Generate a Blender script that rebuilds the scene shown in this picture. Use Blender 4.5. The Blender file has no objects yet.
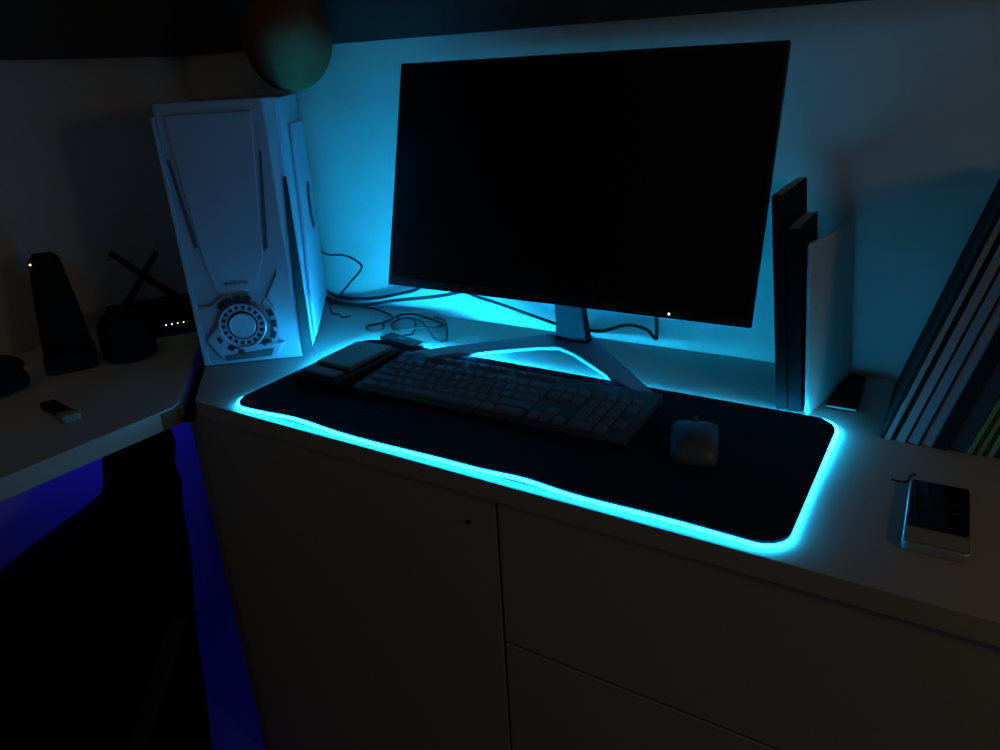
import bpy, bmesh, math, random
from mathutils import Vector, Matrix
random.seed(7)
S = bpy.context.scene
C = S.collection
D = 0.75                      # height of the worktops above the floor
# ---------------------------------------------------------------- camera
cam_data = bpy.data.cameras.new('camera')
cam_data.lens = 27.04; cam_data.sensor_width = 36.0; cam_data.clip_start = 0.02
cam = bpy.data.objects.new('camera', cam_data); C.objects.link(cam)
AX = Vector((0.857214, 0.155099, -0.491049)); AY = Vector((0.512468, -0.350642, 0.783854)); AZ = Vector((-0.050607, -0.923577, -0.380058))
right = Vector((AX[0], AY[0], AZ[0])).normalized()
fwd = Vector((AX[2], AY[2], AZ[2])).normalized()
upv = right.cross(fwd).normalized(); fwd = upv.cross(right).normalized()
m = Matrix(((right.x, upv.x, -fwd.x, 0), (right.y, upv.y, -fwd.y, 0), (right.z, upv.z, -fwd.z, 0), (0, 0, 0, 1)))
cam.matrix_world = Matrix.Translation((0, 0, D+0.443)) @ m
S.camera = cam
# ---------------------------------------------------------------- world, exposure, room light
S.view_settings.view_transform = 'Standard'; S.view_settings.look = 'None'
S.view_settings.exposure = 0.0; S.view_settings.gamma = 1.0; S.view_settings.use_curve_mapping = False
S.cycles.use_denoising = True
S.cycles.max_bounces = 8; S.cycles.diffuse_bounces = 5
S.cycles.caustics_reflective = False
W = bpy.data.worlds.new('dark_room'); S.world = W; W.use_nodes = True
W.node_tree.nodes['Background'].inputs[0].default_value = (0.0175, 0.0178, 0.0172, 1)
W.node_tree.nodes['Background'].inputs[1].default_value = 1.0
def area_light(name, loc, target, size, power, col):
    l = bpy.data.lights.new(name, 'AREA'); l.size = size; l.energy = power; l.color = col
    o = bpy.data.objects.new(name, l); C.objects.link(o); o.location = loc
    o.rotation_euler = (Vector(target)-Vector(loc)).to_track_quat('-Z', 'Y').to_euler()
    return o
area_light('hallway_light', (0.85, 0.35, D+0.55), (0.1, 0.75, D), 0.18, 0.46, (1.0, 0.72, 0.44))
area_light('warm_night_light', (-1.25, 0.35, D+0.30), (-1.44, 0.55, D+0.17), 0.04, 0.012, (1.0, 0.5, 0.25))

# ---------------------------------------------------------------- materials
def mat(name, col, rough=0.5, metal=0.0, emit=None, strength=0.0, bump=0.0, scale=200.0, vary=0.0, spec=0.5, coat=0.0):
    M = bpy.data.materials.new(name); M.use_nodes = True
    nt = M.node_tree; b = nt.nodes['Principled BSDF']
    b.inputs['Base Color'].default_value = (*col, 1); b.inputs['Roughness'].default_value = rough
    b.inputs['Metallic'].default_value = metal; b.inputs['Specular IOR Level'].default_value = spec
    b.inputs['Coat Weight'].default_value = coat
    if emit:
        b.inputs['Emission Color'].default_value = (*emit, 1); b.inputs['Emission Strength'].default_value = strength
    if bump or vary:
        tc = nt.nodes.new('ShaderNodeTexCoord'); nz = nt.nodes.new('ShaderNodeTexNoise')
        nz.inputs['Scale'].default_value = scale; nz.inputs['Detail'].default_value = 4
        nt.links.new(tc.outputs['Object'], nz.inputs['Vector'])
        if bump:
            bp = nt.nodes.new('ShaderNodeBump'); bp.inputs['Strength'].default_value = bump; bp.inputs['Distance'].default_value = 0.002
            nt.links.new(nz.outputs['Fac'], bp.inputs['Height']); nt.links.new(bp.outputs['Normal'], b.inputs['Normal'])
        if vary:
            mr = nt.nodes.new('ShaderNodeMix'); mr.data_type = 'RGBA'
            mr.inputs[6].default_value = (*[c*(1-vary) for c in col], 1); mr.inputs[7].default_value = (*[min(1, c*(1+vary)) for c in col], 1)
            nt.links.new(nz.outputs['Fac'], mr.inputs[0]); nt.links.new(mr.outputs[2], b.inputs['Base Color'])
    return M
WALL = mat('wall_paint', (0.62, 0.62, 0.60), 0.85, bump=0.25, scale=90, vary=0.04)
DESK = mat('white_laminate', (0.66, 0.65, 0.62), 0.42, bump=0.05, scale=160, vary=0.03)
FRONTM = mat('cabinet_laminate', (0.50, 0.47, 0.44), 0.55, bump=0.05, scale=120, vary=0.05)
RAW = mat('raw_chipboard', (0.30, 0.20, 0.11), 0.9, bump=0.5, scale=300, vary=0.3)
UPPER = mat('dark_upper_board', (0.06, 0.06, 0.06), 0.7, bump=0.1, scale=60, vary=0.2)
FLOORM = mat('floor_tile', (0.20, 0.18, 0.16), 0.5, bump=0.1, scale=20, vary=0.15)
PADM = mat('pad_cloth', (0.014, 0.022, 0.05), 0.9, bump=0.4, scale=1500, spec=0.25)
SCREEN = mat('screen_glass', (0.004, 0.004, 0.005), 0.28, spec=0.35)
BLACK = mat('black_plastic', (0.012, 0.012, 0.013), 0.45)
BOOKB = mat('black_cloth_cover', (0.008, 0.007, 0.009), 0.8, spec=0.15)
BLACKM = mat('matte_black', (0.010, 0.010, 0.010), 0.9, spec=0.2)
STANDM = mat('stand_metal', (0.28, 0.30, 0.42), 0.4)
NECKM = mat('neck_plastic', (0.012, 0.013, 0.022), 0.6, spec=0.12)
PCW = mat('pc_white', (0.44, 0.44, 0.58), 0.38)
PCG = mat('pc_groove', (0.10, 0.11, 0.13), 0.6)
CHDARK = mat('chamfer_dark_grey', (0.014, 0.014, 0.022), 0.7, spec=0.2)
VENT = mat('vent_dark', (0.015, 0.016, 0.03), 0.7)
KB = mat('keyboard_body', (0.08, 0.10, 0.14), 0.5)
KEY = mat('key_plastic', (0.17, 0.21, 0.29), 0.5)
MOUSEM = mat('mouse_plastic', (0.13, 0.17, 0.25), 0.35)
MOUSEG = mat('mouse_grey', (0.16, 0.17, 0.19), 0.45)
CABLE = mat('cable_rubber', (0.010, 0.011, 0.013), 0.6)
PAPER = mat('page_paper', (0.52, 0.48, 0.40), 0.9, bump=0.4, scale=400, vary=0.12)
WHITEC = mat('white_cover', (0.55, 0.55, 0.52), 0.6, bump=0.1, scale=60, vary=0.05)
BALLM = mat('brown_felt', (0.20, 0.085, 0.035), 0.95, bump=0.6, scale=60, vary=0.25)
SACKM = mat('black_fabric', (0.006, 0.006, 0.007), 0.95, bump=0.4, scale=40, spec=0.15)
STRAPM = mat('grey_webbing', (0.022, 0.02, 0.018), 0.8, bump=0.4, scale=300)
SILVER = mat('silver_metal', (0.62, 0.62, 0.62), 0.42, metal=0.8)
PLASTW = mat('pale_plastic', (0.38, 0.37, 0.34), 0.4)
PHGL = mat('phone_glass', (0.006, 0.007, 0.006), 0.12)
GREYLID = mat('grey_lid', (0.26, 0.26, 0.26), 0.45)
TEXTM = mat('dark_print', (0.02, 0.03, 0.06), 0.6)
DIMMARK = mat('dim_marks', (0.05, 0.055, 0.05), 0.6)
WLED = mat('power_light', (1, 1, 1), 0.5, emit=(0.75, 0.9, 1), strength=3)
GLED = mat('status_light', (1, 1, 1), 0.5, emit=(0.75, 1.0, 0.6), strength=1.6)
ALED = mat('amber_light', (1, 0.6, 0.3), 0.5, emit=(1.0, 0.55, 0.25), strength=2.5)
BLED = mat('blue_led_lens', (0.2, 0.2, 1), 0.5, emit=(0.018, 0.020, 1.0), strength=27)
# glowing edge fibre: brightest by its controller, dimming along its run to the far right
LED = bpy.data.materials.new('cyan_light_fibre'); LED.use_nodes = True
nt = LED.node_tree; b = nt.nodes['Principled BSDF']
b.inputs['Base Color'].default_value = (0.5, 0.9, 1, 1); b.inputs['Emission Color'].default_value = (0.0085, 0.46, 0.92, 1)
tc = nt.nodes.new('ShaderNodeTexCoord'); sx = nt.nodes.new('ShaderNodeSeparateXYZ'); mr = nt.nodes.new('ShaderNodeMapRange')
nt.links.new(tc.outputs['Object'], sx.inputs[0]); nt.links.new(sx.outputs[0], mr.inputs[0])
mr.inputs[1].default_value = -0.87; mr.inputs[2].default_value = -0.09; mr.inputs[3].default_value = 25.0; mr.inputs[4].default_value = 16.0
mr2 = nt.nodes.new('ShaderNodeMapRange'); mr2.interpolation_type = 'SMOOTHSTEP'; nt.links.new(sx.outputs[0], mr2.inputs[0])
mr2.inputs[1].default_value = -0.39; mr2.inputs[2].default_value = 0.16; mr2.inputs[3].default_value = 560.0; mr2.inputs[4].default_value = 55.0
mry = nt.nodes.new('ShaderNodeMapRange'); nt.links.new(sx.outputs[1], mry.inputs[0])
mry.inputs[1].default_value = -0.01; mry.inputs[2].default_value = 0.154; mry.inputs[3].default_value = 0.0; mry.inputs[4].default_value = 1.0
mx = nt.nodes.new('ShaderNodeMix'); nt.links.new(mry.outputs[0], mx.inputs[0]); nt.links.new(mr.outputs[0], mx.inputs[2]); nt.links.new(mr2.outputs[0], mx.inputs[3])
nt.links.new(mx.outputs[0], b.inputs['Emission Strength'])

# ---------------------------------------------------------------- helpers
def box(bm, x0, x1, y0, y1, z0, z1, M=None, mi=0):
    vs = [bm.verts.new(Vector(p)) for p in ((x0,y0,z0),(x1,y0,z0),(x1,y1,z0),(x0,y1,z0),(x0,y0,z1),(x1,y0,z1),(x1,y1,z1),(x0,y1,z1))]
    if M is not None:
        for v in vs: v.co = M @ v.co
    for q in ((3,2,1,0),(4,5,6,7),(0,1,5,4),(1,2,6,5),(2,3,7,6),(3,0,4,7)):
        f = bm.faces.new([vs[i] for i in q]); f.material_index = mi
def prism(bm, poly, z0, z1, M=None, mi=0):
    a = [bm.verts.new(Vector((p[0], p[1], z0))) for p in poly]; c = [bm.verts.new(Vector((p[0], p[1], z1))) for p in poly]
    if M is not None:
        for v in a+c: v.co = M @ v.co
    n = len(poly); fs = [bm.faces.new(a[::-1]), bm.faces.new(c)]
    for i in range(n): fs.append(bm.faces.new((a[i], a[(i+1) % n], c[(i+1) % n], c[i])))
    for f in fs: f.material_index = mi
def spline(pts, n=8, closed=False):
    P = [Vector(p) for p in pts]; out = []; N = len(P)
    segs = N if closed else N-1
    for i in range(segs):
        if closed: p0, p1, p2, p3 = P[(i-1) % N], P[i], P[(i+1) % N], P[(i+2) % N]
        else: p0, p1, p2, p3 = P[max(i-1, 0)], P[i], P[i+1], P[min(i+2, N-1)]
        for k in range(n):
            t = k/n
            out.append(0.5*((2*p1)+(p2-p0)*t+(2*p0-5*p1+4*p2-p3)*t*t+(3*p1-p0-3*p2+p3)*t*t*t))
    if not closed: out.append(P[-1])
    return out
def tube(bm, pts, r, seg=8, closed=False, flat=1.0, cap=True):
    N = len(pts); rings = []; up0 = Vector((0, 0, 1))
    for i, p in enumerate(pts):
        if closed: t = pts[(i+1) % N]-pts[(i-1) % N]
        else: t = pts[min(i+1, N-1)]-pts[max(i-1, 0)]
        t.normalize()
        a = up0 if abs(t.z) < 0.9 else Vector((1, 0, 0))
        s = t.cross(a).normalized(); u = s.cross(t).normalized()
        rr = r[i] if isinstance(r, (list, tuple)) else r
        rings.append([bm.verts.new(p+s*math.cos(2*math.pi*k/seg)*rr+u*math.sin(2*math.pi*k/seg)*rr*flat) for k in range(seg)])
    for i in range(N if closed else N-1):
        A, B = rings[i], rings[(i+1) % N]
        for k in range(seg): bm.faces.new((A[k], A[(k+1) % seg], B[(k+1) % seg], B[k]))
    if not closed and cap: bm.faces.new(rings[0]); bm.faces.new(rings[-1][::-1])
def lathe(bm, prof, seg=32, M=None):
    rings = []
    for r, z in prof:
        if r < 1e-6: rings.append([bm.verts.new(Vector((0, 0, z)))])
        else: rings.append([bm.verts.new(Vector((r*math.cos(2*math.pi*k/seg), r*math.sin(2*math.pi*k/seg), z))) for k in range(seg)])
    if M is not None:
        for R in rings:
            for v in R: v.co = M @ v.co
    for A, B in zip(rings, rings[1:]):
        if len(A) == 1 and len(B) == 1: continue
        for k in range(seg):
            k2 = (k+1) % seg
            if len(A) == 1: bm.faces.new((A[0], B[k2], B[k]))
            elif len(B) == 1: bm.faces.new((A[k], A[k2], B[0]))
            else: bm.faces.new((A[k], A[k2], B[k2], B[k]))
def build(name, bm, m, parent=None, bevel=0, smooth=False, seg=2, loc=None, sub=0):
    bmesh.ops.recalc_face_normals(bm, faces=bm.faces)
    me = bpy.data.meshes.new(name); bm.to_mesh(me); bm.free()
    for x in (m if isinstance(m, (list, tuple)) else [m]): me.materials.append(x)
    if smooth:
        for p in me.polygons: p.use_smooth = True
    o = bpy.data.objects.new(name, me); C.objects.link(o)
    if loc: o.location = loc
    if parent: o.parent = parent
    if bevel:
        b = o.modifiers.new('bevel', 'BEVEL'); b.width = bevel; b.segments = seg; b.limit_method = 'ANGLE'; b.angle_limit = math.radians(35)
    if sub:
        s = o.modifiers.new('subdivision', 'SUBSURF'); s.levels = sub; s.render_levels = sub
    return o
def new(): return bmesh.new()
def thing(name, label, cat, loc=(0, 0, 0), rot=(0, 0, 0), group=None):
    o = bpy.data.objects.new(name, None); C.objects.link(o); o.location = loc; o.rotation_euler = rot
    o.empty_display_size = 0.05
    return tag(o, label, cat, group)
def tag(o, label, cat, group=None):
    o['label'] = label; o['category'] = cat
    if group: o['group'] = group
    return o
def struct(name, bm, m, **k):
    o = build(name, bm, m, **k); o['kind'] = 'structure'; return o
def B(name, m, dims, parent=None, M=None, bevel=0, **k):
    bm = new(); box(bm, *dims, M=M); return build(name, bm, m, parent, bevel=bevel, **k)
def words(name, text, size, M, m, parent, ext=0.0004):
    cu = bpy.data.curves.new(name, 'FONT'); cu.body = text; cu.size = size; cu.extrude = ext; cu.align_x = 'CENTER'; cu.align_y = 'CENTER'
    o = bpy.data.objects.new(name, cu); C.objects.link(o)
    dg = bpy.context.evaluated_depsgraph_get(); me = bpy.data.meshes.new_from_object(o.evaluated_get(dg))
    bpy.data.objects.remove(o); bpy.data.curves.remove(cu)
    me.transform(M); me.materials.clear(); me.materials.append(m)
    o = bpy.data.objects.new(name, me); C.objects.link(o); o.parent = parent
    return o

# ---------------------------------------------------------------- the room
WX, WY = -1.445, 1.13
bm = new(); box(bm, WX-0.1, 1.9, WY, WY+0.1, 0, 2.5); struct('wall_back', bm, WALL)
bm = new(); box(bm, WX-0.1, WX, -1.6, WY, 0, 2.5); struct('wall_left', bm, WALL)
bm = new(); box(bm, WX-0.1, 1.9, -1.6, WY+0.1, -0.1, 0); struct('floor', bm, FLOORM)
bm = new(); box(bm, WX+0.02, 1.5, WY-0.008, WY, D+0.495, 2.4); struct('trim_1', bm, UPPER)
bm = new(); box(bm, WX, WX+0.02, -1.2, WY, D+0.495, 2.4); struct('trim_2', bm, UPPER)

# ---------------------------------------------------------------- main desk (cabinet desk along the back wall)
FY = 0.621
def skew(y, x): return y-0.0145*(x-0.2) if y < 0.7 else y
desk = thing('cabinet_desk', 'white desk with cabinet front along the back wall, under the monitor', 'desk', (-0.2, 0.85, 0))
def dk(name, m, dims, par=desk, bevel=0.0015):
    bm = new(); x0, x1, y0, y1, z0, z1 = dims
    prism(bm, [(x0+0.2, skew(y0, x0)-0.85), (x1+0.2, skew(y0, x1)-0.85), (x1+0.2, skew(y1, x1)-0.85), (x0+0.2, skew(y1, x0)-0.85)], z0, z1)
    return build(name, bm, m, par, bevel=bevel)
bm = new()
prism(bm, [(-0.944+0.2, skew(FY, -0.944)-0.85), (1.0+0.2, skew(FY, 1.0)-0.85), (1.0+0.2, WY-0.002-0.85), (-1.441+0.2, WY-0.002-0.85)], D-0.025, D)
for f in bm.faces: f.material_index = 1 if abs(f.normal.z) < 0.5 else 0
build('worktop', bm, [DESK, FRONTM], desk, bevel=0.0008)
dk('side_panel', FRONTM, (-0.983, -0.9585, 0.630, 1.08, 0.0, D-0.036))
dk('side_panel', FRONTM, (0.982, 1.0, 0.65, 1.10, 0.0, D-0.0255))
dk('back_panel', FRONTM, (-0.958, 0.9815, 1.09, 1.105, 0.02, D-0.0255))
dk('plinth', FRONTM, (-0.958, 0.9815, 0.67, 0.685, 0.0, 0.03))
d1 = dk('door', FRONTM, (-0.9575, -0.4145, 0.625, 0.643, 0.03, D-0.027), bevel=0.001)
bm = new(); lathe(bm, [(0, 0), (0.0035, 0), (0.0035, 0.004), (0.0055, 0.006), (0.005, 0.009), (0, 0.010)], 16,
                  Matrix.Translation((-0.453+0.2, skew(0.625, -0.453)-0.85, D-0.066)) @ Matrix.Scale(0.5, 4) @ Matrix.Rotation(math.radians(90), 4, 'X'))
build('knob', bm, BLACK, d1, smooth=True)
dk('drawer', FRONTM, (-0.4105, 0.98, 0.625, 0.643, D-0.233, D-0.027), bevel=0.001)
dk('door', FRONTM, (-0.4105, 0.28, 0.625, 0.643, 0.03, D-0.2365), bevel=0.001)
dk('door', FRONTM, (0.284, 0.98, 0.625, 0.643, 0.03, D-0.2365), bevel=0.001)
dk('partition', BLACKM, (-0.4195, -0.4055, 0.6435, 1.085, 0.03, D-0.0265))

# ---------------------------------------------------------------- left desk
ld = thing('side_desk', 'white worktop along the left wall, meeting the cabinet desk at a mitre', 'desk', (-1.2, 0.0, 0))
bm = new(); prism(bm, [(-1.075+1.2, -1.1), (-0.958+1.2, 0.612), (-0.966+1.2, 0.625), (-1.443+1.2, 1.1), (-1.443+1.2, -1.1)], D-0.031, D-0.001)
build('worktop', bm, DESK, ld, bevel=0.0012)
bm = new(); prism(bm, [(-0.9585+1.2, 0.588), (-0.9572+1.2, 0.612), (-0.9655+1.2, 0.6262), (-0.975+1.2, 0.618), (-0.975+1.2, 0.588)], D-0.0305, D-0.004)
build('worn_corner', bm, RAW, ld)['label'] = 'bare brown chipped corner'
B('side_panel', DESK, (-0.243, 0.12, -1.1, -1.08, 0, D-0.0315), ld, bevel=0.001)
bm = new(); tube(bm, [Vector((-0.21, 0.98, 0.0)), Vector((-0.21, 0.98, D-0.0315))], 0.02, 16); build('leg', bm, BLACKM, ld)

bm = new(); prism(bm, [(-0.976+1.2, 0.618), (-0.953+1.2, 0.634), (-1.436+1.2, 1.118), (-1.443+1.2, 1.09)], D-0.0345, D-0.0315); build('gap_light_block', bm, BLACKM, ld)  # added black strip, keeps the blue light from showing through the mitre gap

# blue LED bar beneath the left desk
lb = thing('blue_led_bar', 'blue light bar fixed under the worktop along the left wall', 'light', (-1.36, 0.80, D-0.031))
B('housing', BLACK, (-0.012, 0.012, -0.16, 0.16, -0.012, -0.0005), lb, bevel=0.001)
B('lens', BLED, (-0.008, 0.008, -0.155, 0.155, -0.016, -0.0122), lb)

# ---------------------------------------------------------------- light-edged mouse pad
PX0, PX1, PY0, PY1, PR = -0.876, -0.089, 0.641, 0.951, 0.032
def padz(x, y):
    t = max(0.0, 1-(y-PY0)/0.12)
    w = 0.0035*math.exp(-((x+0.735)/0.05)**2)+0.0045*math.exp(-((x+0.375)/0.045)**2)+0.001*(1+math.sin(x*23))
    return w*t*t
def rrect(inset=0.0, n=10):
    r = PR-inset; pts = []
    for cx, cy, a0 in ((PX1-PR, PY0+PR, -90), (PX1-PR, PY1-PR, 0), (PX0+PR, PY1-PR, 90), (PX0+PR, PY0+PR, 180)):
        for k in range(n+1):
            a = math.radians(a0+90*k/n); pts.append((cx+r*math.cos(a), cy+r*math.sin(a)))
    out = []
    for i, p in enumerate(pts):
        q = pts[(i+1) % len(pts)]; L = math.hypot(q[0]-p[0], q[1]-p[1]); m_ = max(1, int(L/0.012))
        for k in range(m_): out.append((p[0]+(q[0]-p[0])*k/m_, p[1]+(q[1]-p[1])*k/m_))
    return out
pad = thing('mouse_pad', 'long black desk pad with a glowing cyan edge, under keyboard and mouse', 'mouse pad', ((PX0+PX1)/2, (PY0+PY1)/2, D), (0, 0, math.radians(-0.65)))
ox, oy = (PX0+PX1)/2, (PY0+PY1)/2
loop = rrect(0.0)
def inner(p, t):
    cx = min(max(p[0], PX0+0.15), PX1-0.15); cy = (PY0+PY1)/2
    return (p[0]+(cx-p[0])*t, p[1]+(cy-p[1])*t)
bm = new(); rings = []
for t, z in ((0.013, None), (0.016, 0.0070), (0.024, 0.0070), (0.06, 0.0046), (0.2, 0.0042), (0.4, 0.0042), (0.7, 0.0042), (0.96, 0.0042)):
    R = []
    for p in loop:
        x, y = inner(p, t); w = padz(x, y)
        R.append(bm.verts.new((x-ox, y-oy, (z if z else 0.0003)+w)))
    rings.append(R)
n = len(loop)
for A, Bq in zip(rings, rings[1:]):
    for k in range(n): bm.faces.new((A[k], A[(k+1) % n], Bq[(k+1) % n], Bq[k]))
bm.faces.new(rings[-1]); bm.faces.new(rings[0])
build('mat_cloth', bm, PADM, pad, smooth=True)
bm = new()
tube(bm, [Vector((x-ox, y-oy, 0.0030+padz(x, y))) for x, y in loop], 0.0023, 8, closed=True)
fib = build('light_tube', bm, LED, pad, smooth=True); fib['label'] = 'glowing cyan edge tube'
# object coordinates start at the pad's centre
mr.inputs[1].default_value = PX0-ox; mr.inputs[2].default_value = PX1-ox

ctl = thing('light_controller', 'small black controller box with a lead at the back edge of the mouse pad', 'controller', (-0.785, 0.942, D+0.0080), (0, 0, math.radians(-12)))
B('case', BLACK, (-0.042, 0.042, -0.014, 0.014, 0.0, 0.013), ctl, bevel=0.002)
B('button', MOUSEG, (-0.008, 0.008, -0.004, 0.004, 0.0131, 0.0145), ctl, bevel=0.0005)

# ---------------------------------------------------------------- monitor
mon = thing('monitor', 'large flat black monitor with its screen off on a V-shaped stand', 'monitor', (-0.525, 1.0, D))
MC = Matrix.Translation((0.0075, 0.0140, 0.2805)) @ Matrix.Rotation(math.atan2(0.0925, 0.345), 4, 'X').inverted()
MW, MH = 0.304, 0.1800
bm = new(); box(bm, -MW, MW, 0.001, 0.012, -MH, MH, M=MC); build('casing', bm, BLACK, mon, bevel=0.0015)
bm = new(); prism(bm, [(-0.2, -0.1), (0.2, -0.1), (0.22, 0.02), (0.16, 0.08), (-0.16, 0.08), (-0.22, 0.02)], -0.032, -0.0122, M=MC @ Matrix.Rotation(math.radians(90), 4, 'X'))
build('rear_housing', bm, BLACK, mon, bevel=0.006)
bm = new(); box(bm, -MW+0.006, MW-0.006, 0.0, 0.0009, -MH+0.014, MH-0.006, M=MC); build('screen', bm, SCREEN, mon)
fr = new()
for d in ((-MW, -MW+0.0055, -0.0006, 0.0009, -MH, MH), (MW-0.0055, MW, -0.0006, 0.0009, -MH, MH), (-MW+0.0056, MW-0.0056, -0.0006, 0.0009, MH-0.0055, MH), (-MW+0.0056, MW-0.0056, -0.0006, 0.0009, -MH, -MH+0.0135)):
    box(fr, *d, M=MC)
build('bezel', fr, BLACK, mon)
bm = new(); lathe(bm, [(0, 0), (0.0016, 0), (0.0014, 0.0008), (0, 0.001)], 12, MC @ Matrix.Translation((0.193, -0.0006, -MH+0.006)) @ Matrix.Rotation(math.radians(90), 4, 'X'))
o = build('power_light', bm, WLED, mon); o['label'] = 'tiny white power light'
# neck
bm = new()
nk = [(0.006, 0.066, 0.030, 0.011, 0.012), (0.004, 0.064, 0.026, 0.010, 0.05), (-0.002, 0.058, 0.023, 0.009, 0.14), (-0.004, 0.062, 0.022, 0.008, 0.25)]
R = []
for cx, cy, hw, hd, z in nk: R.append([bm.verts.new((cx+a*hw, cy+b_*hd, z)) for a, b_ in ((-1, -1), (1, -1), (1, 1), (-1, 1))])
for A, Bq in zip(R, R[1:]):
    for k in range(4): bm.faces.new((A[k], A[(k+1) % 4], Bq[(k+1) % 4], Bq[k]))
bm.faces.new(R[0]); bm.faces.new(R[-1])
build('neck', bm, NECKM, mon, bevel=0.003)
# V foot
def q(x, y): return (x+0.525, y-1.0)
bm = new()
prism(bm, [q(-0.742, 0.915), q(-0.702, 0.905), q(-0.560, 1.010), q(-0.527, 1.024), q(-0.495, 1.010), q(-0.346, 0.903), q(-0.318, 0.910), q(-0.478, 1.075), q(-0.497, 1.098), q(-0.552, 1.098), q(-0.572, 1.078)], 0.0085, 0.0150)
build('foot', bm, STANDM, mon, bevel=0.0025)
for x, y, z0 in ((-0.552, 1.085, 0), (-0.502, 1.085, 0), (-0.708, 0.915, 0.0045), (-0.352, 0.918, 0.0045)):
    bm = new(); lathe(bm, [(0, z0), (0.007, z0), (0.007, 0.0085), (0, 0.0085)], 16, Matrix.Translation((x+0.525, y-1.0, 0))); build('rubber_pad', bm, BLACK, mon)

# ---------------------------------------------------------------- keyboard
kb = thing('keyboard', 'pale full-size keyboard on the black mouse pad', 'keyboard', (-0.524, 0.832, D+0.0048), (0, 0, math.radians(0.5)))
KW, KD = 0.218, 0.071
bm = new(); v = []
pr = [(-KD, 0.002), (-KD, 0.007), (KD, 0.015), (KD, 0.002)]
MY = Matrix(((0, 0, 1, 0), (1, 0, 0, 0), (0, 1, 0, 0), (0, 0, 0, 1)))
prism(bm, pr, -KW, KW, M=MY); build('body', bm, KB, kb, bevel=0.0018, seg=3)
for sx_ in (-1, 1):
    for sy_ in (-1, 1): B('rubber_foot', BLACK, (sx_*0.19-0.01, sx_*0.19+0.01, sy_*0.06-0.004, sy_*0.06+0.004, 0, 0.002), kb)
slope = math.atan2(0.008, 2*KD)
key_mesh = {}
def key(u, x, row):
    kx = -0.207+x*0.01835; y = 0.055-row*0.0205-(0.004 if row else 0)
    if row == 0: y = 0.058
    w = u*0.01835-0.0032; dpt = 0.0158 if row else 0.0105
    k = (round(u, 2), row > 0)
    if k not in key_mesh:
        bm = new(); hw, hd = w/2, dpt/2
        a = [bm.verts.new((sx_*hw, sy_*hd, 0)) for sx_, sy_ in ((-1, -1), (1, -1), (1, 1), (-1, 1))]
        c = [bm.verts.new((sx_*(hw-0.0014), sy_*(hd-0.0014)+0.0004, 0.0038)) for sx_, sy_ in ((-1, -1), (1, -1), (1, 1), (-1, 1))]
        for i in range(4): bm.faces.new((a[i], a[(i+1) % 4], c[(i+1) % 4], c[i]))
        bm.faces.new(c); bm.faces.new(a)
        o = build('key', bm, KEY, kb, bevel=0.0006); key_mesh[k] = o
    else:
        o = key_mesh[k].copy(); C.objects.link(o); o.parent = kb
    o.location = (kx+u*0.01835/2, y, 0.011+slope*y+0.0001); o.rotation_euler = (slope, 0, 0)
X = 0
for x in [0]+[2+i for i in range(4)]+[6.5+i for i in range(4)]+[11+i for i in range(4)]: key(1, x, 0)
for i in range(13): key(1, i, 1)
key(2, 13, 1)
key(1.5, 0, 2); [key(1, 1.5+i, 2) for i in range(12)]; key(1.5, 13.5, 2)
key(1.75, 0, 3); [key(1, 1.75+i, 3) for i in range(11)]; key(2.25, 12.75, 3)
key(2.25, 0, 4); [key(1, 2.25+i, 4) for i in range(10)]; key(2.75, 12.25, 4)
for u, x in ((1.5, 0), (1.25, 1.5), (1.25, 2.75), (6.0, 4), (1.25, 10), (1.25, 11.25), (2.5, 12.5)): key(u, x, 5)
for r_ in (1, 2): [key(1, 15.25+i, r_) for i in range(3)]
key(1, 16.25, 4); [key(1, 15.25+i, 5) for i in range(3)]
for r_ in (1, 2, 3, 4): [key(1, 18.5+i, r_) for i in range(4 if r_ in (1, 2) else 3)]
key(2, 18.5, 5); key(1, 20.5, 5); key(1, 21.5, 4)

# ---------------------------------------------------------------- mouse
mo = thing('computer_mouse', 'white mouse with a grey scroll wheel at the right end of the mouse pad', 'mouse', (-0.230, 0.798, D+0.0048), (0, 0, math.radians(17)))
def msec(t):   # outline half width, top height along the length (-1 tail .. 1 nose)
    return 0.0285*(1-0.14*max(0, -t)**2.2)*(1-0.10*max(0, t)**3), 0.0125+0.0185*(1-(t+0.15)**2*0.72)
def mouse_shell(name, t0, t1, s0, s1, m, off=0.0, zb=0.004):
    bm = new(); G = []
    NT, NS = 16, 12
    for i in range(NT+1):
        t = t0+(t1-t0)*i/NT; hw, hh = msec(t); row = []
        e = max(0.0, abs(t)-0.86)/0.14; k = math.sqrt(max(0.0, 1-e*e*0.75)) ; hw *= 1-0.22*e*e; hh = zb+(hh-zb)*k
        for j in range(NS+1):
            s = s0+(s1-s0)*j/NS; a = s*math.pi/2
            x = hw*(abs(math.sin(a))**0.8)*(1 if s > 0 else -1); z = zb+(hh-zb)*(max(0, math.cos(a))**0.55)
            row.append(bm.verts.new((x*(1+off), t*0.049, z+off*0.02)))
        G.append(row)
    for A, Bq in zip(G, G[1:]):
        for j in range(NS): bm.faces.new((A[j], A[j+1], Bq[j+1], Bq[j]))
    if s0 == -1 and s1 == 1:
        for row in (G[0], G[-1]): bm.faces.new(row)
        bm.faces.new([r[0] for r in G]+[r[-1] for r in G[::-1]])
    return build(name, bm, m, mo, smooth=True)
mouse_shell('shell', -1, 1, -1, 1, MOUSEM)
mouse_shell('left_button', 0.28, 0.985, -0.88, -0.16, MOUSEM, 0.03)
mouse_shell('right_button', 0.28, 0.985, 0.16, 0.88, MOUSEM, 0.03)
mouse_shell('grip_band', 0.08, 0.22, -0.97, 0.97, MOUSEG, 0.012)
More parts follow.
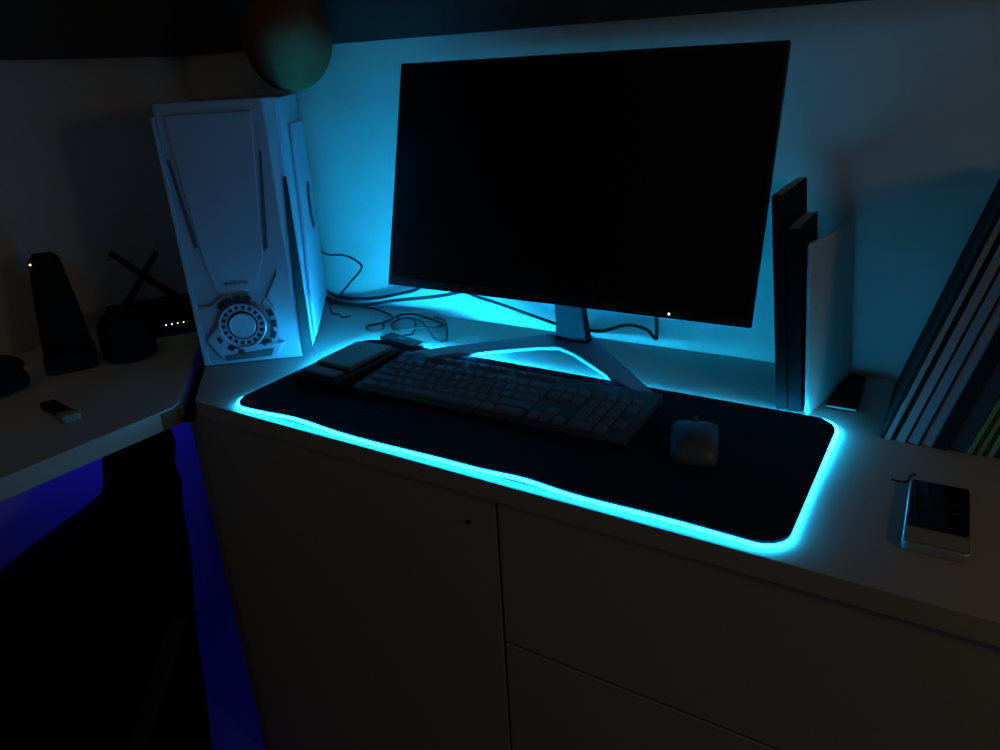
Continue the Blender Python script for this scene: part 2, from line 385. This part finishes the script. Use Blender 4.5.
bm = new(); lathe(bm, [(0, -0.003), (0.007, -0.003), (0.008, -0.0015), (0.008, 0.0015), (0.007, 0.003), (0, 0.003)], 20, Matrix.Translation((0, 0.027, 0.0228)) @ Matrix.Rotation(math.radians(90), 4, 'Y'))
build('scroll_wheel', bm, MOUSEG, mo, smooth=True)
B('base', BLACK, (-0.020, 0.020, -0.040, 0.042, 0.0, 0.0045), mo, bevel=0.001)

# ---------------------------------------------------------------- small box left of the keyboard
sb = thing('card_reader', 'small dark box with grey top plates on the pad, left of the keyboard', 'box', (-0.795, 0.820, D+0.0048), (0, 0, math.radians(1)))
bm = new(); prism(bm, [(-0.048, -0.076), (0.044, -0.080), (0.046, 0.072), (-0.044, 0.074)], 0, 0.019); build('base', bm, BLACK, sb, bevel=0.003)
bm = new(); prism(bm, [(-0.036, -0.034), (0.036, -0.038), (0.038, 0.066), (-0.036, 0.066)], 0.0192, 0.026); build('lid', bm, GREYLID, sb, bevel=0.002)
bm = new(); prism(bm, [(-0.037, -0.068), (0.030, -0.072), (0.034, -0.050), (-0.037, -0.045)], 0.0192, 0.024); build('front_plate', bm, GREYLID, sb, bevel=0.0015)

# ---------------------------------------------------------------- computer tower
PH = 0.418
ang = math.atan2(0.636, 0.772)
pc = thing('computer_tower', 'white computer tower with a round vent low on its front, in the corner', 'computer', (-1.0455, 0.737, D), (0, 0, ang))
PW, PD = 0.177, 0.338
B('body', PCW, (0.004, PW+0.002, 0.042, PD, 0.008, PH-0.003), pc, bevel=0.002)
# front bezel, built as (u, depth, z)
bm = new()
outl = [(0.003, 0.040), (0.0, 0.012), (0.006, 0.0), (PW-0.014, 0.0), (PW+0.002, 0.016), (PW+0.002, 0.040)]
low = [(a*0.97+0.0025, b_*0.96+0.002) for a, b_ in outl]
vb = [bm.verts.new((a, b_, 0.003)) for a, b_ in low]; vt = [bm.verts.new((a, b_+0.006*0, PH)) for a, b_ in outl]
for i in range(6): bm.faces.new((vb[i], vb[(i+1) % 6], vt[(i+1) % 6], vt[i]))
bm.faces.new(vb); bm.faces.new(vt)
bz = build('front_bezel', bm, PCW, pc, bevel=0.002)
FM = Matrix(((1, 0, 0, 0), (0, 0, -1, 0), (0, 1, 0, 0), (0, 0, 0, 1)))   # (u, z, out) -> local, out = towards the viewer
FM = Matrix(((1, 0, 0, 0), (0, 0, -1, 0), (0, 1, 0, 0), (0, 0, 0, 1)))
def fplate(name, poly, z0, z1, m, par=pc, bevel=0.0):
    bm = new(); prism(bm, poly, z0, z1, M=FM); return build(name, bm, m, par, bevel=bevel)
# raised lower frame: hexagonal plates round the vent
fplate('slot', [(0.010, 0.338), (0.015, 0.338), (0.030, 0.204), (0.024, 0.200)], -0.0004, 0.0006, PCG)
fplate('slot', [(0.147, 0.344), (0.1505, 0.342), (0.136, 0.193), (0.129, 0.188)], -0.0004, 0.0006, PCG)
fplate('slot', [(0.144, 0.160), (0.142, 0.148), (0.120, 0.110), (0.118, 0.113)], -0.0004, 0.0006, PCG)
fplate('edge_rib', [(0.001, 0.40), (0.006, 0.40), (0.012, 0.005), (0.003, 0.005)], 0.0, 0.005, PCW, bevel=0.001)
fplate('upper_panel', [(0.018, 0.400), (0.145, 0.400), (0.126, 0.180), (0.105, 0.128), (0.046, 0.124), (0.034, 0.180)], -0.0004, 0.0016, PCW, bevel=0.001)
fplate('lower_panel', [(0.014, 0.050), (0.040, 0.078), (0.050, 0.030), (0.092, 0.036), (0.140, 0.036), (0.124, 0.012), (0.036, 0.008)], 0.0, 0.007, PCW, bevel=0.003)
fplate('intake_slot', [(0.040, 0.011), (0.038, 0.021), (0.120, 0.027), (0.114, 0.0135)], 0.0071, 0.0076, PCG)
fplate('trim_rib', [(0.012, 0.106), (0.030, 0.106), (0.054, 0.122), (0.054, 0.119), (0.031, 0.101), (0.012, 0.100)], 0.0, 0.004, PCW, bevel=0.0008)
# dark hexagon gills round the vent
cx, cz = 0.076, 0.070
for a in (128, 112, 92, 72, 20, -2, -24, -46, 208, 236, 258):
    ca = math.radians(a); R0, R1, da = 0.042, 0.049, math.radians(6.5)
    if a in (20, -2, -24): R0, R1 = 0.046, 0.055
    pl = [(cx+R0*math.cos(ca-da), cz+R0*math.sin(ca-da)), (cx+R1*math.cos(ca-da), cz+R1*math.sin(ca-da)), (cx+R1*math.cos(ca+da), cz+R1*math.sin(ca+da)), (cx+R0*math.cos(ca+da), cz+R0*math.sin(ca+da))]
    fplate('gill', pl, 0.0, 0.0078, VENT)
fplate('vent_shroud', [(0.112, 0.104), (0.118, 0.112), (0.132, 0.090), (0.135, 0.062), (0.124, 0.030), (0.116, 0.032), (0.124, 0.062), (0.121, 0.085)], 0.0, 0.0055, PCW, bevel=0.0008)
bm = new(); lathe(bm, [(0.0385, 0.0), (0.0385, 0.008), (0.0365, 0.010), (0.0355, 0.008), (0.0355, 0.0)], 48, FM @ Matrix.Translation((cx, cz, 0)))
vr = build('vent_ring', bm, PCW, pc, smooth=False)
bm = new(); lathe(bm, [(0, 0.0), (0.0354, 0.0), (0.0354, 0.0048), (0, 0.0048)], 48, FM @ Matrix.Translation((cx, cz, 0)))
build('vent_plate', bm, PCW, vr)
bm = new()
for k in range(18):
    a = math.radians(k*20); da = math.radians(5.8)
    prism(bm, [(cx+r_*math.cos(a+s*da), cz+r_*math.sin(a+s*da)) for r_, s in ((0.0275, -1), (0.0335, -1), (0.0335, 1), (0.0275, 1))], 0.0049, 0.0054, M=FM)
build('vent_holes', bm, VENT, vr)
bm = new(); lathe(bm, [(0.0215, 0.0049), (0.0245, 0.0049), (0.0245, 0.0056), (0.0215, 0.0056)], 48, FM @ Matrix.Translation((cx, cz, 0))); build('ring_groove', bm, VENT, vr)
bm = new(); lathe(bm, [(0, 0.0049), (0.0212, 0.0049), (0.0212, 0.0085), (0.0195, 0.0098), (0.018, 0.0085), (0, 0.0085)], 48, FM @ Matrix.Translation((cx, cz, 0))); build('centre_disc', bm, PCW, vr)
words('brand_lettering', 'evolume', 0.0105, FM @ Matrix.Translation((0.077, 0.1412, 0.0018)), TEXTM, pc)
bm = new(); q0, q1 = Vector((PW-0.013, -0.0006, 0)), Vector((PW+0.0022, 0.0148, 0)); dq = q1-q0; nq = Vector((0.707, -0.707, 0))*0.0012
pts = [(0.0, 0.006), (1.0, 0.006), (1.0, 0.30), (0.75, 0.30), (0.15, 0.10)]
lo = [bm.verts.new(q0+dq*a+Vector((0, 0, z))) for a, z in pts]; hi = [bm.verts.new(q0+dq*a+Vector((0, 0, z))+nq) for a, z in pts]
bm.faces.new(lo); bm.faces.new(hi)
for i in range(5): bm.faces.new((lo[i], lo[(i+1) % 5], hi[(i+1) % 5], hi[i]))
build('chamfer_dark', bm, CHDARK, pc)  # thin dark plate over the right bezel chamfer, narrowing upwards
# side panel
SM = Matrix(((0, 0, 1, PW+0.002), (1, 0, 0, 0), (0, 1, 0, 0), (0, 0, 0, 1)))   # (depth, z, out)
def splate(name, poly, z0, z1, m, par=pc, bevel=0.0):
    bm = new(); prism(bm, poly, z0, z1, M=SM); return build(name, bm, m, par, bevel=bevel)
splate('side_panel', [(0.146, 0.372), (0.331, 0.366), (0.331, 0.020), (0.055, 0.020), (0.062, 0.085), (0.118, 0.247)], 0.0, 0.007, PCW, bevel=0.003)
def ell(cx, cy, a, b_, n=28): return [(cx+a*math.cos(2*math.pi*k/n), cy+b_*math.sin(2*math.pi*k/n)) for k in range(n)]
bdg = splate('badge', ell(0.250, 0.217, 0.034, 0.044), 0.0072, 0.0095, BLACK, bevel=0.001)
splate('badge_centre', ell(0.262, 0.217, 0.024, 0.034), 0.0096, 0.0110, PCW, bdg)
for u, d in ((0.02, 0.06), (0.155, 0.06), (0.02, 0.33), (0.155, 0.33)):
    bm = new(); lathe(bm, [(0, 0), (0.01, 0), (0.01, 0.0079), (0, 0.0079)], 16, Matrix.Translation((u, d, 0))); build('foot', bm, BLACK, pc)

# ---------------------------------------------------------------- round brown ball on the tower
bm = new()
pf = []
for k in range(25):
    a = -math.pi/2+math.pi*k/24; pf.append((0.077*math.cos(a) if 0 < k < 24 else 0, 0.088+0.088*math.sin(a)))
lathe(bm, pf, 40)
BX, BY = -1.042, 1.032
ball = build('felt_ball', bm, BALLM, smooth=True, loc=(BX, BY, D+PH+0.0005))
tag(ball, 'round brown felt ball on top of the white computer tower', 'ball')
tx = bpy.data.textures.new('felt_lumps', 'CLOUDS'); tx.noise_scale = 0.06
dm = ball.modifiers.new('lumps', 'DISPLACE'); dm.texture = tx; dm.strength = 0.006; dm.mid_level = 0.7

# ---------------------------------------------------------------- standing books right of the monitor
bk = thing('book', 'tall black book standing right of the monitor, leaning left', 'book', (-0.170, 0.962, D), (0, math.radians(-6.0), math.radians(0)), None)
bm = new()
B('cover', BOOKB, (0.0, 0.014, 0.0, 0.148, 0.0, 0.282), bk, bevel=0.0008)
B('pages', PAPER, (0.0015, 0.0125, 0.003, 0.1485, 0.0015, 0.2824), bk)
bk = thing('book', 'dark book with pale page edges, between the tall black book and the white binder', 'book', (-0.1545, 0.963, D), (0, math.radians(-6.0), 0))
B('cover', BOOKB, (0.0, 0.0012, 0.0, 0.120, 0.0, 0.2415), bk)
B('cover', BOOKB, (0.0153, 0.0165, 0.0, 0.120, 0.0, 0.2415), bk)
B('spine', BOOKB, (0.0013, 0.0152, 0.0, 0.0015, 0.0, 0.2415), bk)
B('pages', PAPER, (0.0013, 0.0152, 0.0016, 0.118, 0.0015, 0.2410), bk)
bd = thing('binder', 'white binder standing right of the two black books', 'binder', (-0.1320, 0.958, D), (0, math.radians(-5.0), math.radians(-11.0)))
B('cover', WHITEC, (0.0, 0.0035, 0.0, 0.150, 0.0, 0.226), bd, bevel=0.001)
B('pages', PAPER, (-0.0024, -0.0004, 0.003, 0.147, 0.002, 0.222), bd)

nb = thing('notebook', 'little dark notebook lying on the desk beside the white binder', 'notebook', (-0.0945, 1.052, D), (0, 0, math.radians(0)))
bm = new(); prism(bm, [(-0.018, -0.060), (0.020, -0.060), (0.016, 0.060), (-0.012, 0.060)], 0.0, 0.0012); build('back_cover', bm, BOOKB, nb)
bm = new(); prism(bm, [(-0.017, -0.059), (0.019, -0.059), (0.015, 0.059), (-0.011, 0.059)], 0.0013, 0.0042); build('pages', bm, PAPER, nb)
bm = new(); prism(bm, [(-0.018, -0.060), (0.020, -0.060), (0.016, 0.060), (-0.012, 0.060)], 0.0043, 0.0056); build('front_cover', bm, BLACKM, nb)

# ---------------------------------------------------------------- leaning magazines at the right
lean = math.radians(14.8)
shelf = [  # thickness, height, colour, label
    (0.0045, 0.315, (0.02, 0.02, 0.02), 'slim dark magazine, first on the left of the leaning row'),
    (0.0060, 0.300, (0.42, 0.40, 0.37), 'pale grey thin book, second from the left in the leaning row'),
    (0.0050, 0.310, (0.015, 0.015, 0.02), 'thin black book, third from the left in the leaning row'),
    (0.0090, 0.305, (0.40, 0.40, 0.40), 'grey book, fourth from the left in the leaning row'),
    (0.0025, 0.300, (0.02, 0.02, 0.03), 'very thin black booklet between two wide grey books'),
    (0.0105, 0.310, (0.33, 0.36, 0.42), 'wide blue-grey book, sixth from the left in the leaning row'),
    (0.0020, 0.300, (0.02, 0.02, 0.03), 'very thin black booklet right of the blue-grey book'),
    (0.0110, 0.305, (0.36, 0.37, 0.40), 'wide grey book just left of the thick black one'),
    (0.0150, 0.320, (0.014, 0.012, 0.014), 'thick black book in the middle of the leaning row'),
    (0.0185, 0.300, (0.07, 0.07, 0.08), 'thick charcoal book beside the yellow-green magazines'),
    (0.0050, 0.295, (0.30, 0.30, 0.10), 'olive magazine, first right of the thick charcoal book'),
    (0.0030, 0.290, (0.05, 0.06, 0.03), 'dark green booklet between the two leftmost yellow-green magazines'),
    (0.0055, 0.300, (0.36, 0.34, 0.12), 'mustard magazine, third right of the thick charcoal book'),
    (0.0040, 0.295, (0.10, 0.14, 0.05), 'green magazine, fourth right of the thick charcoal book'),
    (0.0060, 0.300, (0.40, 0.34, 0.16), 'tan magazine near the right edge of the photo'),
    (0.0200, 0.300, (0.05, 0.05, 0.05), 'black book at the right edge of the photo'),
]
x = -0.0415
for i, (t, hgt, col, lab) in enumerate(shelf):
    w = t/math.cos(lean)
    x += w+0.0004
    y0 = 0.928+random.uniform(-0.002, 0.003)
    cm = mat('cover_%d' % i, tuple(0.8*c for c in col), 0.7, spec=0.2, bump=0.05, scale=80, vary=0.06)
    r_ = thing('book' if t > 0.008 else 'magazine', lab, 'book' if t > 0.008 else 'magazine', (x, y0, D), (0, lean, 0), 'books leaning at the right end of the desk')
    dpt = 0.176
    if t > 0.008:
        c = 0.0009
        B('spine', cm, (-t+c, -c, 0, 0.0012, 0, hgt), r_)
        B('cover', cm, (-t, -t+c, 0, dpt, 0, hgt), r_)
        B('cover', cm, (-c, 0, 0, dpt, 0, hgt), r_)
        B('pages', PAPER, (-t+c+0.0001, -c-0.0001, 0.0013, dpt-0.002, 0.002, hgt-0.002), r_)
    else:
        B('cover', cm, (-t, 0, 0, dpt, 0, hgt), r_, bevel=min(0.0008, t*0.3))
        B('pages', PAPER, (-t*0.8, -t*0.2, 0.004, dpt+0.0004, 0.002, hgt+0.0004), r_)

# ---------------------------------------------------------------- phone
ph = thing('phone', 'silver phone with a black screen on the right end of the desk', 'phone', (0.0285, 0.760, D), (0, 0, math.radians(1)))
bm = new(); 
def rr(w, h, r, n=6, cx=0, cy=0):
    out = []
    for sx_, sy_, a0 in ((1, -1, -90), (1, 1, 0), (-1, 1, 90), (-1, -1, 180)):
        for k in range(n+1):
            a = math.radians(a0+90*k/n); out.append((cx+sx_*(w-r)+r*math.cos(a), cy+sy_*(h-r)+r*math.sin(a)))
    return out
prism(bm, rr(0.0285, 0.0640, 0.007), 0.0, 0.0098); build('body', bm, SILVER, ph, bevel=0.0018, seg=3)
bm = new(); prism(bm, rr(0.0262, 0.0475, 0.003, cy=0.0145), 0.0099, 0.0103); sc_ = build('screen', bm, PHGL, ph)
bm = new(); prism(bm, rr(0.0255, 0.0125, 0.005, cy=-0.0480), 0.0099, 0.0102); build('keypad', bm, PLASTW, ph)
bm = new()
for yy, x0, x1 in ((0.026, -0.019, -0.001), (0.0225, 0.002, 0.020), (0.016, -0.019, -0.012), (0.0095, -0.020, -0.012), (0.0105, -0.006, 0.012), (0.0045, 0.004, 0.018), (0.000, -0.019, -0.012)):
    box(bm, x0, x1, yy, yy+0.0016, 0.01035, 0.0105)
build('screen_marks', bm, DIMMARK, sc_)  # short dim dashes, a little paler than the screen glass
bm = new(); tube(bm, spline([(0.003, 0.850, D+0.002), (-0.002, 0.842, D+0.0012), (-0.003, 0.832, D+0.0012), (-0.011, 0.827, D+0.0012), (-0.019, 0.829, D+0.0012)], 6), 0.0011, 6)
tag(build('phone_strap', bm, CABLE, smooth=True), 'short dark curl of cord on the desk by the phone', 'cord')

# ---------------------------------------------------------------- cables
def cable(name, pts, r, label, group=None, n=8, cat='cable'):
    bm = new(); tube(bm, spline([(a, b_, D+c) for a, b_, c in pts], n), r, 8)
    return tag(build(name, bm, CABLE, smooth=True), label, cat, group)
cable('power_cable', [(-1.17, 1.121, 0.045), (-1.10, 1.121, 0.014), (-1.0, 1.108, 0.022), (-0.908, 1.102, 0.044), (-0.858, 1.098, 0.062), (-0.80, 1.086, 0.11), (-0.70, 1.088, 0.19), (-0.6, 1.106, 0.23)], 0.0034, 'thick black cable rising from the tower behind the left of the monitor')
cable('video_cable', [(-1.16, 1.121, 0.02), (-1.10, 1.113, 0.005), (-1.014, 1.098, 0.010), (-0.909, 1.092, 0.033), (-0.777, 1.088, 0.061), (-0.70, 1.082, 0.10), (-0.62, 1.108, 0.22)], 0.0034, 'thick black cable running below the first to the monitor bottom edge')
cable('video_cable', [(-0.80, 1.100, 0.085), (-0.744, 1.104, 0.059), (-0.681, 1.104, 0.047), (-0.60, 1.106, 0.029), (-0.562, 1.112, 0.019), (-0.52, 1.117, 0.016), (-0.487, 1.112, 0.020), (-0.442, 1.106, 0.038), (-0.408, 1.104, 0.036), (-0.392, 1.103, 0.023), (-0.389, 1.103, 0.026), (-0.390, 1.102, 0.059), (-0.392, 1.098, 0.12), (-0.43, 1.10, 0.20)], 0.0030, 'black cable looping behind the stand neck under the monitor')
cable('thin_cable', [(-1.125, 1.123, 0.106), (-1.087, 1.105, 0.106), (-1.038, 1.1, 0.109), (-1.005, 1.1, 0.098), (-1.000, 1.1, 0.085), (-1.033, 1.1, 0.055), (-1.068, 1.104, 0.025), (-1.085, 1.112, 0.015)], 0.0022, 'thin cable arching high out of the back of the tower')
cable('thin_cable', [(-1.10, 1.101, 0.004), (-1.033, 1.109, 0.0028), (-0.97, 1.104, 0.0025), (-0.914, 1.079, 0.002), (-0.908, 1.049, 0.002), (-0.925, 1.018, 0.002), (-0.911, 0.999, 0.002), (-0.896, 1.000, 0.002), (-0.888, 1.018, 0.002), (-0.905, 1.038, 0.0045), (-0.902, 1.060, 0.0045)], 0.0018, 'thin cable curling into a small hook on the desk beside the tower')
cable('controller_lead', [(-0.795, 0.958, 0.012), (-0.803, 0.972, 0.014), (-0.809, 0.990, 0.008), (-0.816, 1.013, 0.003), (-0.838, 1.050, 0.002), (-0.870, 1.086, 0.002), (-0.894, 1.080, 0.0015), (-0.889, 1.044, 0.0015), (-0.860, 1.018, 0.0015), (-0.828, 1.030, 0.0058), (-0.792, 1.068, 0.0030), (-0.806, 1.086, 0.0016), (-0.850, 1.096, 0.0050), (-0.890, 1.100, 0.0052), (-0.903, 1.072, 0.0050), (-0.849, 1.072, 0.0068), (-0.800, 1.036, 0.0080), (-0.756, 1.002, 0.0018), (-0.738, 1.006, 0.0018), (-0.770, 1.055, 0.0018), (-0.800, 1.090, 0.0060), (-0.835, 1.106, 0.0030)], 0.0020, 'thin black lead coiled in loops behind the pad controller')
cable('thin_cable', [(-1.085, 1.060, 0.030), (-1.062, 1.060, 0.022), (-1.046, 1.050, 0.004), (-1.030, 1.052, 0.002), (-1.010, 1.040, 0.002), (-1.000, 1.052, 0.002)], 0.0018, 'short dark cable end poking out beside the tower base')

# ---------------------------------------------------------------- left desk things
rt = thing('wifi_router', 'black router with crossed aerials and a row of four lights, left of the tower', 'router', (-1.31, 0.845, D-0.001), (0, 0, math.radians(58)))
bm = new(); prism(bm, [(-0.095, -0.055), (0.075, -0.060), (0.085, 0.06), (-0.085, 0.06)], 0.004, 0.050); build('case', bm, BLACKM, rt, bevel=0.008, seg=3)
for k in range(4): B('indicator', GLED, (0.010+k*0.0105, 0.0122+k*0.0105, -0.0594, -0.0580, 0.022, 0.0242), rt)
for sx_ in (-1, 1): B('foot', BLACKM, (sx_*0.06-0.008, sx_*0.06+0.008, -0.04, 0.04, 0, 0.0038), rt)
A0, A1 = Vector((-0.065, 0.045, 0.055)), Vector((0.045, 0.040, 0.195))
for p0, p1 in ((Vector((0.044, 0.054, 0.046)), Vector((-0.055, 0.054, 0.151))), (Vector((-0.050, 0.040, 0.046)), Vector((0.026, 0.040, 0.143)))):
    bm = new(); tube(bm, [p0, p0+(p1-p0)*0.12, p0+(p1-p0)*0.14, p1], [0.008, 0.008, 0.0068, 0.0055], 12); build('aerial', bm, BLACKM, rt, smooth=False)

sp = thing('cordless_phone', 'black cordless handset upright in its cradle with an amber light, left desk', 'phone', (-1.285, 0.652, D-0.001), (0, 0, math.radians(60)))
bm = new(); prism(bm, rr(0.040, 0.045, 0.015), 0.0, 0.03); build('cradle', bm, BLACKM, sp, bevel=0.006, seg=3)
bm = new()
Rg = []
for z, hw, hd, dy in ((0.0302, 0.038, 0.022, 0.0), (0.08, 0.034, 0.018, 0.010), (0.14, 0.028, 0.014, 0.018), (0.184, 0.023, 0.013, 0.022), (0.193, 0.015, 0.008, 0.023)):
    Rg.append([bm.verts.new((a+0.0, b_+dy, z)) for a, b_ in rr(hw, hd, 0.006, 4)])
for A, Bq in zip(Rg, Rg[1:]):
    for k in range(len(A)): bm.faces.new((A[k], A[(k+1) % len(A)], Bq[(k+1) % len(A)], Bq[k]))
bm.faces.new(Rg[0]); bm.faces.new(Rg[-1]); build('handset', bm, BLACKM, sp, smooth=True)
bm = new(); lathe(bm, [(0, 0), (0.0018, 0), (0.0014, 0.0012), (0, 0.0016)], 12, Matrix.Translation((-0.0205, 0.0065, 0.180)) @ Matrix.Rotation(math.radians(100), 4, 'X'))
o = build('charge_light', bm, ALED, sp); o['label'] = 'tiny amber light'

bs = thing('desk_speaker', 'round black desk speaker between the cordless phone and the router', 'speaker', (-1.225, 0.725, D-0.001), (0, 0, math.radians(55)))
bm = new(); lathe(bm, [(0, 0), (0.040, 0), (0.044, 0.006), (0.046, 0.03), (0.043, 0.062), (0.034, 0.078), (0.018, 0.083), (0, 0.083)], 32); build('body', bm, BLACKM, bs, smooth=True)
bm = new(); lathe(bm, [(0, 0.0832), (0.016, 0.0832), (0.014, 0.0855), (0, 0.086)], 24); build('knob', bm, BLACK, bs, smooth=True)
cs = thing('glasses_case', 'black soft case lying at the far left on the left desk', 'case', (-1.285, 0.478, D-0.001), (0, 0, math.radians(95)))
bm = new(); prism(bm, rr(0.095, 0.042, 0.035, 8), 0.0, 0.024); build('base', bm, BLACKM, cs, bevel=0.008, seg=3)
bm = new(); prism(bm, rr(0.094, 0.041, 0.034, 8), 0.0245, 0.048); build('lid', bm, BLACKM, cs, bevel=0.012, seg=4)

lg = thing('small_holder', 'small black holder with a pale plastic end near the left desk front edge', 'holder', (-1.098, 0.518, D-0.001), (0, 0, math.radians(-5)))
bm = new(); prism(bm, [(-0.045, -0.006), (0.020, -0.008), (0.030, 0.010), (-0.040, 0.014)], 0.0, 0.011); build('holder_body', bm, BLACKM, lg, bevel=0.002)
bm = new(); prism(bm, [(0.022, -0.014), (0.046, -0.016), (0.052, 0.008), (0.032, 0.012)], 0.0, 0.013); build('end_cap', bm, PLASTW, lg, bevel=0.003)

# ---------------------------------------------------------------- black sack under the left desk
sk = thing('cloth_sack', 'tall slumped black sack with a gathered top, under the left desk', 'bag', (-1.10, 0.425, 0))
bm = new(); NR, NS = 30, 40
prof = [(0.0, 0.20, 0, -0.04), (0.03, 0.235, 0, -0.05), (0.15, 0.250, 0, -0.055), (0.30, 0.245, 0, -0.045), (0.42, 0.235, 0.0, -0.005), (0.48, 0.205, 0, 0.035), (0.525, 0.160, 0, 0.085), (0.555, 0.115, 0, 0.140), (0.575, 0.075, 0, 0.175), (0.595, 0.060, 0, 0.190), (0.62, 0.064, 0, 0.198), (0.655, 0.060, 0, 0.200), (0.685, 0.042, 0, 0.200), (0.70, 0.01, 0, 0.200)]
Rg = []
for z, r_, dx, dy in prof:
    Rg.append([bm.verts.new((dx+0.55*r_*math.cos(2*math.pi*k/NS)*(1+0.05*math.sin(k*1.9+z*9)), dy+r_*math.sin(2*math.pi*k/NS)*(1+0.04*math.sin(k*1.3+z*14)), z)) for k in range(NS)])
for A, Bq in zip(Rg, Rg[1:]):
    for k in range(NS): bm.faces.new((A[k], A[(k+1) % NS], Bq[(k+1) % NS], Bq[k]))
bm.faces.new(Rg[0]); bm.faces.new(Rg[-1])
build('sack_body', bm, SACKM, sk, smooth=True, sub=1)
bm = new()
tube(bm, spline([(0.115, -0.20, 0.05), (0.143, -0.12, 0.16), (0.146, -0.03, 0.24), (0.138, 0.05, 0.33), (0.118, 0.12, 0.40)], 8), 0.022, 10, flat=0.25)
build('strap', bm, STRAPM, sk, smooth=True)
